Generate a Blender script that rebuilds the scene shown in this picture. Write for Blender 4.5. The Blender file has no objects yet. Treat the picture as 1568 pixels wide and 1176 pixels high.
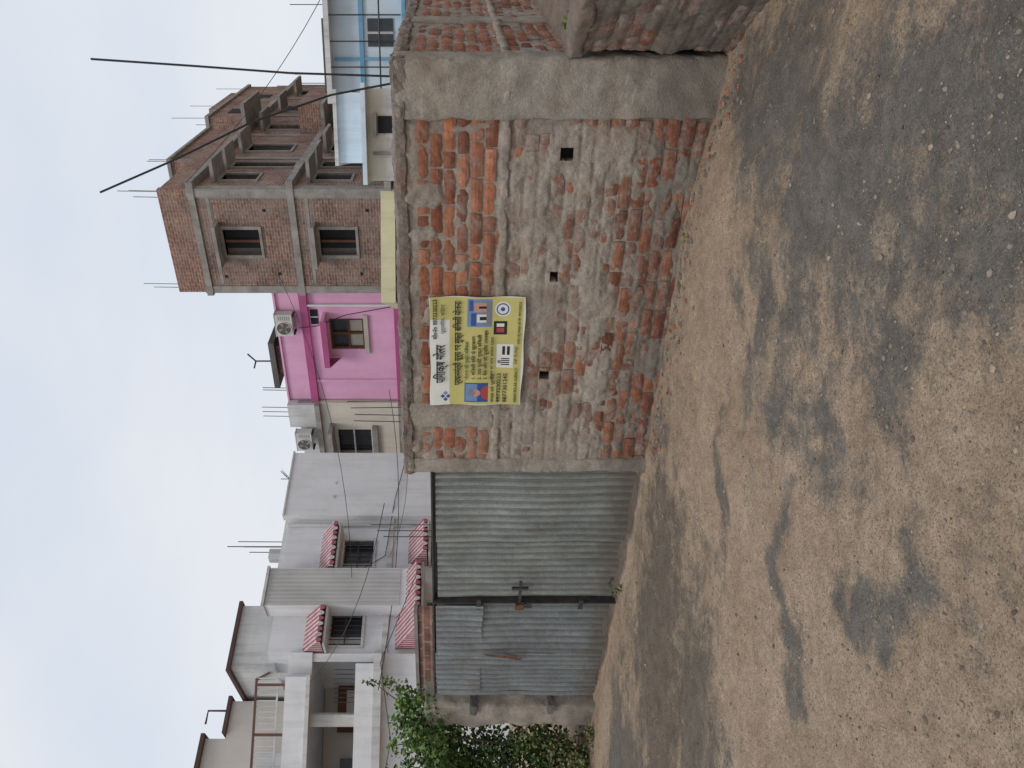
import bpy, math, random
import numpy as np
from mathutils import Matrix, Vector, noise as mnoise
random.seed(7); np.random.seed(7)
R=math.radians
scene=bpy.context.scene
scene.view_settings.view_transform='Standard'
scene.view_settings.look='None'
scene.view_settings.exposure=0

# ------------------------------------------------------------------ helpers
def vnoise(x,y,seed=0.0):
    ix=np.floor(x); iy=np.floor(y); fx=x-ix; fy=y-iy
    fx=fx*fx*(3-2*fx); fy=fy*fy*(3-2*fy)
    def h(a,b):
        s=np.sin(a*127.1+b*311.7+seed*74.7)*43758.5453
        return s-np.floor(s)
    return (h(ix,iy)*(1-fx)+h(ix+1,iy)*fx)*(1-fy)+(h(ix,iy+1)*(1-fx)+h(ix+1,iy+1)*fx)*fy
def fbm(x,y,seed=0.0,o=4):
    t=0;a=.5;n=0
    for i in range(o):
        t=t+a*vnoise(x*2**i,y*2**i,seed+i*3.3); n+=a; a*=.5
    return t/n
def sst(a,b,x):
    t=np.clip((x-a)/(b-a),0,1); return t*t*(3-2*t)

class NT:
    def __init__(s,name):
        s.m=bpy.data.materials.new(name); s.m.use_nodes=True
        s.t=s.m.node_tree; s.b=s.t.nodes['Principled BSDF']
    def n(s,ty,**k):
        nd=s.t.nodes.new(ty)
        for a,v in k.items(): setattr(nd,a,v)
        return nd
    def l(s,a,b): s.t.links.new(a,b)
    def noise(s,vec,scale,detail=5,rough=.6):
        nd=s.n('ShaderNodeTexNoise'); nd.inputs['Scale'].default_value=scale
        nd.inputs['Detail'].default_value=min(detail,6); nd.inputs['Roughness'].default_value=rough
        s.l(vec,nd.inputs['Vector']); return nd.outputs['Fac']
    def ramp(s,fac,stops):
        nd=s.n('ShaderNodeValToRGB'); cr=nd.color_ramp
        while len(cr.elements)<len(stops): cr.elements.new(.5)
        for e,(p,c) in zip(cr.elements,stops):
            e.position=p; e.color=(c,c,c,1) if isinstance(c,(int,float)) else (*c,1)
        s.l(fac,nd.inputs[0]); return nd.outputs[0]
    def mix(s,fac,a,b,mode='MIX'):
        nd=s.n('ShaderNodeMix',data_type='RGBA',blend_type=mode)
        for sock,v in ((nd.inputs[0],fac),(nd.inputs[6],a),(nd.inputs[7],b)):
            if isinstance(v,(int,float)): sock.default_value=v
            elif isinstance(v,tuple): sock.default_value=(*v,1) if len(v)==3 else v
            else: s.l(v,sock)
        return nd.outputs[2]
    def math(s,op,a,b=0.0):
        nd=s.n('ShaderNodeMath',operation=op)
        for sock,v in ((nd.inputs[0],a),(nd.inputs[1],b)):
            if isinstance(v,(int,float)): sock.default_value=v
            else: s.l(v,sock)
        return nd.outputs[0]
    def bump(s,h,strength=.5,dist=.01):
        nd=s.n('ShaderNodeBump'); nd.inputs['Strength'].default_value=strength
        nd.inputs['Distance'].default_value=dist
        s.l(h,nd.inputs['Height']); s.l(nd.outputs[0],s.b.inputs['Normal'])
    def coord(s,k='Object'): return s.n('ShaderNodeTexCoord').outputs[k]
    def attr(s,name):
        nd=s.n('ShaderNodeAttribute',attribute_name=name); return nd
    def fin(s,col,rough=.9,metal=0):
        if isinstance(col,tuple): s.b.inputs['Base Color'].default_value=(*col,1)
        else: s.l(col,s.b.inputs['Base Color'])
        if isinstance(rough,(int,float)): s.b.inputs['Roughness'].default_value=rough
        else: s.l(rough,s.b.inputs['Roughness'])
        s.b.inputs['Metallic'].default_value=metal
        s.b.inputs['Specular IOR Level'].default_value=.3
        return s.m

def mk(name,col,var=.12,scale=1.5,rough=.85,bump=.15,bs=40,metal=0,streak=.0,dirt=(.12,.11,.1)):
    t=NT(name); o=t.coord()
    a=t.noise(o,scale); c1=tuple(max(0,c*(1-var*1.6)) for c in col); c2=tuple(min(1,c*(1+var*.8)) for c in col)
    c=t.ramp(a,[(.3,c1),(.65,c2)])
    if streak>0:
        mp=t.n('ShaderNodeMapping'); mp.inputs['Scale'].default_value=(2.2,2.2,.18); t.l(o,mp.inputs[0])
        s=t.ramp(t.noise(mp.outputs[0],2.2,6,.7),[(.48,0.0),(.75,1.0)])
        c=t.mix(t.math('MULTIPLY',s,streak),c,dirt)
        s2=t.ramp(t.noise(o,.9,6,.75),[(.5,0.0),(.7,1.0)])
        c=t.mix(t.math('MULTIPLY',s2,streak*.45),c,dirt)
    if bump>0: t.bump(t.noise(o,bs,3),bump,.01)
    return t.fin(c,rough,metal)

M={}
M['white']=mk('white_paint',(.66,.67,.69),.06,1,streak=.35,dirt=(.33,.32,.3))
M['white2']=mk('white_weathered',(.55,.55,.54),.08,1.3,streak=.65,dirt=(.2,.19,.18))
M['beige']=mk('beige_paint',(.55,.51,.46),.05,1,streak=.25,dirt=(.25,.22,.2))
M['cream']=mk('cream_paint',(.6,.56,.48),.05,1,streak=.35,dirt=(.28,.25,.22))
M['yellow']=mk('yellow_cream',(.62,.58,.38),.06,1,streak=.3)
M['pink']=mk('pink_paint',(.68,.37,.55),.05,1,streak=.3,dirt=(.4,.22,.33))
M['magenta']=mk('magenta_trim',(.38,.085,.21),.08,1,streak=.25)
M['brown']=mk('brown_trim',(.09,.055,.045),.1,2)
M['redrail']=mk('red_rail',(.13,.06,.05),.1,2,rough=.6)
M['wood']=mk('brown_wood',(.13,.06,.035),.2,4)
M['stem']=mk('stem_bark',(.09,.07,.05),.2,9)
M['bluewhite']=mk('blue_white',(.56,.65,.72),.04,1,streak=.35,dirt=(.28,.3,.32))
M['blue']=mk('blue_paint',(.16,.35,.5),.08,2,streak=.2)
M['conc']=mk('concrete',(.28,.262,.24),.2,2.5,streak=.4,dirt=(.12,.11,.1))
M['conc_dark']=mk('dark_concrete',(.115,.108,.1),.2,2.5)
M['dark']=mk('dark_opening',(.018,.018,.02),.1,2,bump=0)
M['glass']=mk('window_glass',(.05,.055,.06),.2,2,rough=.15,bump=0)
M['pane']=mk('pane_cream',(.42,.4,.34),.1,2,rough=.4,bump=0)
M['steel']=mk('rebar_steel',(.06,.055,.055),.25,12,rough=.6,metal=.4)
M['rod']=mk('black_rod',(.02,.02,.022),.1,12,rough=.5)
M['rust']=mk('rust',(.13,.06,.035),.35,20,rough=.9)
M['plastic']=mk('ac_plastic',(.52,.52,.5),.05,3,rough=.5,bump=0)
M['hole']=mk('hole_shade',(.03,.027,.024),.3,9)  # near-black colour stands in for shade inside the wall holes; also backs the wall

def far_brick(name,c1,c2,mort,patch,pc):
    t=NT(name); uv=t.coord('UV'); o=t.coord()
    b=t.n('ShaderNodeTexBrick'); t.l(uv,b.inputs['Vector'])
    b.inputs['Scale'].default_value=1; b.inputs['Brick Width'].default_value=.25
    b.inputs['Row Height'].default_value=.09; b.inputs['Mortar Size'].default_value=.013
    b.inputs['Mortar Smooth'].default_value=.3; b.inputs['Bias'].default_value=.1
    b.inputs['Color1'].default_value=(*c1,1); b.inputs['Color2'].default_value=(*c2,1); b.inputs['Mortar'].default_value=(*mort,1)
    c=t.mix(.85,b.outputs['Color'],t.ramp(t.noise(o,1.3,6,.7),[(.3,(.38,.36,.35)),(.7,(1.3,1.25,1.2))]),'MULTIPLY')
    c=t.mix(.7,c,t.ramp(t.noise(o,9,3),[(.3,(.5,.5,.5)),(.7,(1.4,1.37,1.35))]),'MULTIPLY')
    p=t.ramp(t.noise(o,.8,6,.75),[(.46,0.0),(.6,1.0)])
    c=t.mix(t.math('MULTIPLY',p,patch),c,pc)
    t.bump(b.outputs['Fac'],-.4,.01)
    return t.fin(c,.95)
M['fbrick']=far_brick('weathered_far_brick',(.28,.155,.12),(.17,.11,.088),(.3,.265,.24),.6,(.25,.21,.18))
M['fbrick2']=far_brick('red_far_brick',(.33,.16,.115),(.21,.113,.086),(.34,.29,.26),.45,(.28,.225,.19))

t=NT('striped_awning'); sx=t.n('ShaderNodeSeparateXYZ'); t.l(t.coord('UV'),sx.inputs[0])
f=t.math('FRACT',t.math('MULTIPLY',sx.outputs[0],8.0)); g=t.math('GREATER_THAN',f,.5)
c=t.mix(g,(.56,.48,.48),(.36,.11,.14)); c=t.mix(.8,c,t.ramp(t.noise(t.coord(),5),[(.3,(.6,.6,.6)),(.7,(1.15,1.12,1.12))]),'MULTIPLY')
M['awning']=t.fin(c,.7)

t=NT('near_brick'); o=t.coord(); at=t.attr('Col')
c=t.mix(1.0,at.outputs['Color'],t.ramp(t.noise(o,22,6,.7),[(.25,(.5,.48,.48)),(.7,(1.27,1.24,1.2))]),'MULTIPLY')
c=t.mix(.6,c,t.ramp(t.noise(o,2.6,6,.7),[(.35,(.55,.52,.5)),(.62,(1.1,1.1,1.1))]),'MULTIPLY')
w=t.math('ADD',t.noise(o,8,6,.75),t.math('MULTIPLY',at.outputs['Alpha'],.3))
w=t.ramp(w,[(.51,0.0),(.74,1.0)])
cem=t.ramp(t.noise(o,30,5,.7),[(.3,(.2,.165,.135)),(.7,(.38,.325,.27))])
c=t.mix(t.math('MULTIPLY',w,.85),c,cem)
hh=t.math('ADD',t.noise(o,60,6,.7),t.math('MULTIPLY',t.noise(o,220,2),.4))
t.bump(hh,.8,.007); M['nbrick']=t.fin(c,.95)
def cement(name,lo,hi,tint,tamt,zdark=True,dk=.55,zd=.6):
    t=NT(name); o=t.coord()
    c=t.ramp(t.noise(o,5,6,.72),[(.3,lo),(.66,hi)])
    c=t.mix(.75,c,t.ramp(t.noise(o,55,5,.75),[(.3,(.62,.61,.6)),(.68,(1.22,1.22,1.22))]),'MULTIPLY')
    tt=t.ramp(t.noise(o,3.1,6,.7),[(.5,0.0),(.66,1.0)])
    c=t.mix(t.math('MULTIPLY',tt,tamt),c,tint)
    ds=t.ramp(t.noise(o,2.2,6,.8),[(.54,0.0),(.7,1.0)])
    c=t.mix(t.math('MULTIPLY',ds,dk),c,(.1,.09,.078))
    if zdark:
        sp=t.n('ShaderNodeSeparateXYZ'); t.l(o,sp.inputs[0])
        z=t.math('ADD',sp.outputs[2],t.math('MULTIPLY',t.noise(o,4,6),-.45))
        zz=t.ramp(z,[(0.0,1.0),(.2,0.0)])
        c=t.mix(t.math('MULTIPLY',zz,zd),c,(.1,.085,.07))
    h=t.math('ADD',t.noise(o,35,6,.75),t.math('MULTIPLY',t.noise(o,150,2),.5))
    t.bump(h,.9,.012); return t.fin(c,.95)
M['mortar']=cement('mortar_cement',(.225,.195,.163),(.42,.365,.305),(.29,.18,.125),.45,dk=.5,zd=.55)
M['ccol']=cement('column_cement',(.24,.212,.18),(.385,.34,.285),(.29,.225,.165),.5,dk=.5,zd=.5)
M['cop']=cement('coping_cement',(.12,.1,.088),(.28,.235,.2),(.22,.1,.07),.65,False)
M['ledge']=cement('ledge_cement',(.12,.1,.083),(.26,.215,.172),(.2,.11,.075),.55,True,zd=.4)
def zinc(name,base,rustamt,pitch,ph=0.0):
    t=NT(name); o=t.coord()
    mp=t.n('ShaderNodeMapping'); mp.inputs['Scale'].default_value=(1,1,.45); t.l(o,mp.inputs[0])
    lo=tuple(c*.66 for c in base); hi=tuple(c*1.28 for c in base)
    c=t.ramp(t.noise(mp.outputs[0],3.2,6,.75),[(.3,lo),(.68,hi)])
    c=t.mix(.6,c,t.ramp(t.noise(o,60,4),[(.3,(.72,.72,.72)),(.7,(1.2,1.2,1.2))]),'MULTIPLY')
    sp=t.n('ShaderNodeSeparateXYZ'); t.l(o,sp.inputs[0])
    # rib shade painted into the colour of the recessed corrugation troughs
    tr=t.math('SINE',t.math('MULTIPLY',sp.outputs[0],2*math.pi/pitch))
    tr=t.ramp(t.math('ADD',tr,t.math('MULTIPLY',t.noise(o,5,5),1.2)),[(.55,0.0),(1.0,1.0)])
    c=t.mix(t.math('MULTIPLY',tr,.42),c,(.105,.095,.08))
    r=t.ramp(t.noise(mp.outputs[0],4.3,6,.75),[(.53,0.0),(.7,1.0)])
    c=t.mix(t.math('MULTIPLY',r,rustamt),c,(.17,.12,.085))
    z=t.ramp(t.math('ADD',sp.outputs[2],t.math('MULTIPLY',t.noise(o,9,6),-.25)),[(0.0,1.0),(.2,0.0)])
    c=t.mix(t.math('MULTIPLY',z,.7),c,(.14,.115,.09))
    t.bump(t.noise(o,14,5),.3,.02)
    return t.fin(c,.45,.5)
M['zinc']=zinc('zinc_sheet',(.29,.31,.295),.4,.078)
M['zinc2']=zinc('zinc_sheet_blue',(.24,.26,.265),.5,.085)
M['whitesheet']=mk('white_ribbed_sheet',(.6,.6,.59),.06,1,streak=.25,dirt=(.3,.28,.26))

# ------------------------------------------------------------------ builder
def FR(x,y,deg): return Matrix.Translation((x,y,0))@Matrix.Rotation(R(deg),4,'Z')
class B:
    def __init__(s,name,x=0,y=0,deg=0,z=0):
        s.e=bpy.data.objects.new(name,None); scene.collection.objects.link(s.e)
        s.e.location=(x,y,z); s.e.rotation_euler=(0,0,R(deg)); s.p={}
    def P(s,part,mat):
        if part not in s.p: s.p[part]=dict(v=[],f=[],uv=[],m=[],mats=[])
        p=s.p[part]
        if mat not in p['mats']: p['mats'].append(mat)
        return p,p['mats'].index(mat)
    def box(s,part,mat,x0,x1,y0,y1,z0,z1,F=None):
        p,mi=s.P(part,mat); b=len(p['v'])
        for z in (z0,z1):
            for (x,y) in ((x0,y0),(x1,y0),(x1,y1),(x0,y1)):
                v=Vector((x,y,z)); p['v'].append(tuple(F@v) if F else tuple(v))
        loc=[(x,y,z) for z in (z0,z1) for (x,y) in ((x0,y0),(x1,y0),(x1,y1),(x0,y1))]
        for f,ax in (((0,1,5,4),'y'),((1,2,6,5),'x'),((2,3,7,6),'y'),((3,0,4,7),'x'),((4,5,6,7),'z'),((3,2,1,0),'z')):
            p['f'].append(tuple(b+i for i in f)); p['m'].append(mi)
            for i in f:
                q=loc[i]; p['uv'].append({'x':(q[1],q[2]),'y':(q[0],q[2]),'z':(q[0],q[1])}[ax])
    def poly(s,part,mat,pts,uvs=None,F=None):
        p,mi=s.P(part,mat); b=len(p['v'])
        for q in pts: p['v'].append(tuple(F@Vector(q)) if F else tuple(q))
        p['f'].append(tuple(range(b,b+len(pts)))); p['m'].append(mi)
        for i,q in enumerate(pts): p['uv'].append(uvs[i] if uvs else (q[0],q[2]))
    def tube(s,part,mat,pts,r,n=6,F=None):
        p,mi=s.P(part,mat); pts=[Vector(q) for q in pts]; b=len(p['v'])
        for i,q in enumerate(pts):
            d=(pts[min(i+1,len(pts)-1)]-pts[max(i-1,0)]).normalized()
            a=d.orthogonal().normalized() if i==0 else (a-d*a.dot(d)).normalized(); c=d.cross(a)
            rr=r[i] if isinstance(r,(list,tuple)) else r
            for k in range(n):
                w=q+(a*math.cos(k*2*math.pi/n)+c*math.sin(k*2*math.pi/n))*rr
                p['v'].append(tuple(F@w) if F else tuple(w))
        def add(f):
            p['f'].append(f); p['m'].append(mi); p['uv'].extend([(0,0)]*len(f))
        for i in range(len(pts)-1):
            for k in range(n):
                add((b+i*n+k,b+i*n+(k+1)%n,b+(i+1)*n+(k+1)%n,b+(i+1)*n+k))
        add(tuple(b+k for k in range(n))[::-1]); add(tuple(b+(len(pts)-1)*n+k for k in range(n)))
    def rough(s,part,mat,x0,x1,y0,y1,z0,z1,cell=.03,amp=.008,r=.012,F=None,freq=9):
        p,mi=s.P(part,mat); key={}
        lo=Vector((x0,y0,z0)); hi=Vector((x1,y1,z1))
        nn=[max(1,int(round((hi[i]-lo[i])/cell))) for i in range(3)]
        def vert(i,j,k):
            kk=(i,j,k)
            if kk in key: return key[kk]
            q=Vector((x0+(x1-x0)*i/nn[0],y0+(y1-y0)*j/nn[1],z0+(z1-z0)*k/nn[2]))
            c=Vector([min(max(q[a],lo[a]+r),hi[a]-r) for a in range(3)])
            d=q-c
            if d.length>1e-6: q=c+d.normalized()*r
            q=q+mnoise.noise_vector(q*freq)*amp+mnoise.noise_vector(q*freq*4)*amp*.45
            p['v'].append(tuple(F@q) if F else tuple(q)); key[kk]=len(p['v'])-1
            return key[kk]
        def quad(a,b_,c,d):
            p['f'].append((vert(*a),vert(*b_),vert(*c),vert(*d))); p['m'].append(mi); p['uv'].extend([(0,0)]*4)
        X,Y,Z=nn
        for i in range(X):
            for k in range(Z):
                quad((i,0,k),(i+1,0,k),(i+1,0,k+1),(i,0,k+1)); quad((i+1,Y,k),(i,Y,k),(i,Y,k+1),(i+1,Y,k+1))
            for j in range(Y):
                quad((i,j,Z),(i+1,j,Z),(i+1,j+1,Z),(i,j+1,Z)); quad((i,j+1,0),(i+1,j+1,0),(i+1,j,0),(i,j,0))
        for j in range(Y):
            for k in range(Z):
                quad((X,j,k),(X,j+1,k),(X,j+1,k+1),(X,j,k+1)); quad((0,j+1,k),(0,j,k),(0,j,k+1),(0,j+1,k+1))
    def raw(s,part,mat,v,f,smooth=False,col=None,edge=None):
        me=bpy.data.meshes.new(part)
        v=np.asarray(v,dtype=np.float32); f=np.asarray(f,dtype=np.int32)
        me.from_pydata(v.tolist(),[],f.tolist()); me.materials.append(mat)
        if col is not None:
            a=me.color_attributes.new('Col','FLOAT_COLOR','POINT')
            a.data.foreach_set('color',np.asarray(col,dtype=np.float32).ravel())
        if smooth: me.polygons.foreach_set('use_smooth',[True]*len(me.polygons))
        ob=bpy.data.objects.new(part,me); scene.collection.objects.link(ob); ob.parent=s.e
        return ob
    def done(s,smooth=()):
        for k,p in s.p.items():
            me=bpy.data.meshes.new(k); me.from_pydata(p['v'],[],p['f'])
            for m in p['mats']: me.materials.append(m)
            me.polygons.foreach_set('material_index',p['m'])
            uv=me.uv_layers.new(name='UVMap'); uv.data.foreach_set('uv',[c for q in p['uv'] for c in q])
            if k in smooth: me.polygons.foreach_set('use_smooth',[True]*len(me.polygons))
            me.update()
            ob=bpy.data.objects.new(k,me); scene.collection.objects.link(ob); ob.parent=s.e
        return s.e
def single(name,v,f,mat,col=None,smooth=False):
    me=bpy.data.meshes.new(name); me.from_pydata(np.asarray(v).tolist(),[],np.asarray(f).tolist())
    me.materials.append(mat)
    if col is not None:
        a=me.color_attributes.new('Col','FLOAT_COLOR','POINT'); a.data.foreach_set('color',np.asarray(col,dtype=np.float32).ravel())
    if smooth: me.polygons.foreach_set('use_smooth',[True]*len(me.polygons))
    ob=bpy.data.objects.new(name,me); scene.collection.objects.link(ob); return ob

# ------------------------------------------------------------------ ground
def spread(a,b,st,far,n):
    mid=list(np.arange(a,b,st))
    d=st
    x=b; up=[]
    while x<far: up.append(x); d*=1.35; x+=d
    up.append(far); d=st; x=a-st; dn=[]
    while x>-far: dn.append(x); d*=1.35; x-=d
    dn.append(-far)
    return np.array(dn[::-1]+mid+up)
xs=spread(-5.2,3.2,.03,700,0); ys=spread(1.2,8.4,.03,900,0)
X,Y=np.meshgrid(xs,ys)
def ground_z(X,Y):
    near=np.exp(-((X/14)**2+(Y/14)**2))
    z=-.13*sst(.9,2.1,X)*sst(0,4.0,Y)*(1-sst(6,9,Y))+.07*sst(-1.2,-3.5,X)
    z=z+near*((fbm(X*.9,Y*.9,1,3)-.5)*.07+(fbm(X*5,Y*5,2,4)-.5)*.04+(fbm(X*17,Y*17,8,3)-.5)*.024)
    d=(Y-4.0)+.5*X
    z=z-near*.014*(np.exp(-((d-.1)/.13)**2)+np.exp(-((d+1.15)/.13)**2))
    return z
Z=ground_z(X,Y)
blobs=[(1.37,3.6,.6,.35),(.83,3.1,.55,.4),(1.0,2.55,.55,.35),(1.0,2.0,.6,.4),(.48,3.94,.5,.18),(-.04,3.5,.3,.18),(-.32,3.2,.25,.15),(.5,2.2,.35,.25),
 (-2.1,5.6,1.3,.5),(-2.4,4.8,.9,.4),(1.55,4.1,.35,.25),(-3.6,6.6,.8,.5),(.15,2.65,.3,.14),(-1.2,3.5,.4,.1),(-.8,2.75,.2,.08),(-.6,4.4,.35,.09)]
wet=np.zeros_like(X)
wx=X+(fbm(X*2.3,Y*2.3,31,6)-.5)*1.0; wy=Y+(fbm(X*2.3,Y*2.3,37,6)-.5)*.8
for bx,by,sxx,syy in blobs: wet=np.maximum(wet,np.exp(-.5*(((wx-bx)/sxx)**2+((wy-by)/syy)**2)))
wet=wet*.64+.5*(fbm(X*1.4,Y*1.8,12,6)-.38)+.3*(fbm(X*5,Y*6,15,5)-.5)
nx,ny=len(xs),len(ys)
V=np.stack([X.ravel(),Y.ravel(),Z.ravel()],1)
i,j=np.meshgrid(np.arange(nx-1),np.arange(ny-1)); a=(j*nx+i).ravel()
Fq=np.stack([a,a+1,a+nx+1,a+nx],1)
brown=np.exp(-.5*(((wx+2.3)/1.5)**2+((wy-5.4)/.8)**2))
col=np.stack([wet.ravel(),brown.ravel(),np.zeros(wet.size),np.ones(wet.size)],1)
t=NT('dirt_ground'); o=t.coord(); at=t.attr('Col'); sc=t.n('ShaderNodeSeparateColor'); t.l(at.outputs['Color'],sc.inputs[0])
mpv=t.n('ShaderNodeMapping'); mpv.inputs['Scale'].default_value=(1,1.5,1); t.l(o,mpv.inputs[0])
n1=t.noise(mpv.outputs[0],5.2,6,.78)
n2=t.noise(o,45,5,.75)
wf=t.math('ADD',sc.outputs[0],t.math('MULTIPLY',t.math('SUBTRACT',n1,.5),1.35))
wf=t.math('ADD',wf,t.math('MULTIPLY',t.math('SUBTRACT',n2,.5),.7))
wr=t.ramp(wf,[(.2,0.0),(.54,1.0)])
sand=t.ramp(t.noise(o,2.0,6,.7),[(.3,(.33,.24,.165)),(.7,(.46,.355,.26))])
grey=t.ramp(t.noise(o,4,6,.7),[(.3,(.125,.112,.096)),(.7,(.205,.185,.158))])
brw=t.ramp(t.noise(o,6,6,.7),[(.3,(.115,.088,.063)),(.7,(.2,.16,.12))])
grey=t.mix(sc.outputs[1],grey,brw)
c=t.mix(wr,sand,grey)
c=t.mix(.85,c,t.ramp(t.noise(o,120,4,.8),[(.3,(.5,.49,.48)),(.68,(1.4,1.37,1.33))]),'MULTIPLY')
c=t.mix(.8,c,t.ramp(t.noise(o,17,5,.78),[(.3,(.64,.63,.62)),(.68,(1.22,1.22,1.22))]),'MULTIPLY')
vo=t.n('ShaderNodeTexVoronoi'); vo.inputs['Scale'].default_value=75; t.l(o,vo.inputs['Vector'])
pb=t.ramp(vo.outputs['Distance'],[(.16,1.0),(.3,0.0)])
c=t.mix(t.math('MULTIPLY',pb,.28),c,(.36,.3,.24))
h=t.math('ADD',t.math('MULTIPLY',t.noise(o,45,6,.75),1.0),t.math('MULTIPLY',pb,.4))
t.bump(h,1.0,.018)
gm=t.fin(c,t.ramp(wr,[(0,.95),(1,.75)]))
single('dirt_ground',V,Fq,gm,col,True)

def ico():
    ph=(1+5**.5)/2
    v=np.array([(-1,ph,0),(1,ph,0),(-1,-ph,0),(1,-ph,0),(0,-1,ph),(0,1,ph),(0,-1,-ph),(0,1,-ph),(ph,0,-1),(ph,0,1),(-ph,0,-1),(-ph,0,1)],float)
    v/=np.linalg.norm(v[0])
    f=np.array([(0,11,5),(0,5,1),(0,1,7),(0,7,10),(0,10,11),(1,5,9),(5,11,4),(11,10,2),(10,7,6),(7,1,8),(3,9,4),(3,4,2),(3,2,6),(3,6,8),(3,8,9),(4,9,5),(2,4,11),(6,2,10),(8,6,7),(9,8,1)])
    return v,f
iv,iff=ico()
def behind(x,y):
    return y > 6.1-(x+.71)*.567-.06 if x>-.71 else y>6.1-(x+.71)*.653-.08
vs=[];fs=[];cs=[];k=0
while k<12000:
    if random.random()<.75: y=1.9+5.2*random.random()**1.6
    else: y=1.9+5.5*random.random()
    x=random.uniform(-.6,.56)*y*1.05
    if behind(x,y): continue
    r=.0018*(random.random()**-.4); r=min(r,.010)
    if random.random()<.006: r=random.uniform(.009,.014)
    q=iv*np.random.uniform(.65,1.25,(12,1))*r*np.array([random.uniform(.8,1.4),random.uniform(.8,1.3),random.uniform(.45,.8)])
    an=random.random()*6.28; ca,sa=math.cos(an),math.sin(an)
    q=q@np.array([[ca,-sa,0],[sa,ca,0],[0,0,1]])
    vs.append(q+np.array([x,y,0])); fs.append(iff+12*k)
    g=random.choice([random.uniform(.08,.18),random.uniform(.16,.26),random.uniform(.2,.31)])
    cs.append(np.tile([g*1.1,g*.9,g*.7,1],(12,1))); k+=1
for _ in range(260):
    u_=random.random(); x=-.6+2.6*u_; y=6.0-1.45*u_-abs(random.gauss(0,.16))-.05
    r=random.uniform(.005,.022)
    q=iv*np.random.uniform(.6,1.3,(12,1))*r*np.array([1.3,1,.7]); vs.append(q+np.array([x,y,0])); fs.append(iff+12*k)
    g=random.uniform(.6,1.1); cc_=random.choice([(.3,.13,.08),(.25,.22,.18),(.2,.17,.14)]); cs.append(np.tile([cc_[0]*g,cc_[1]*g,cc_[2]*g,1],(12,1))); k+=1
vs=np.concatenate(vs)
cen=vs.reshape(-1,12,3).mean(1); zz=ground_z(cen[:,0],cen[:,1])
vs[:,2]+=np.repeat(zz+.001,12)
t=NT('pebble_stone'); c=t.mix(.7,t.attr('Col').outputs['Color'],t.ramp(t.noise(t.coord(),90,3),[(.3,(.7,.7,.7)),(.7,(1.2,1.2,1.2))]),'MULTIPLY')
single('gravel_stones',vs,np.concatenate(fs),t.fin(c,.9),np.concatenate(cs))

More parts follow.
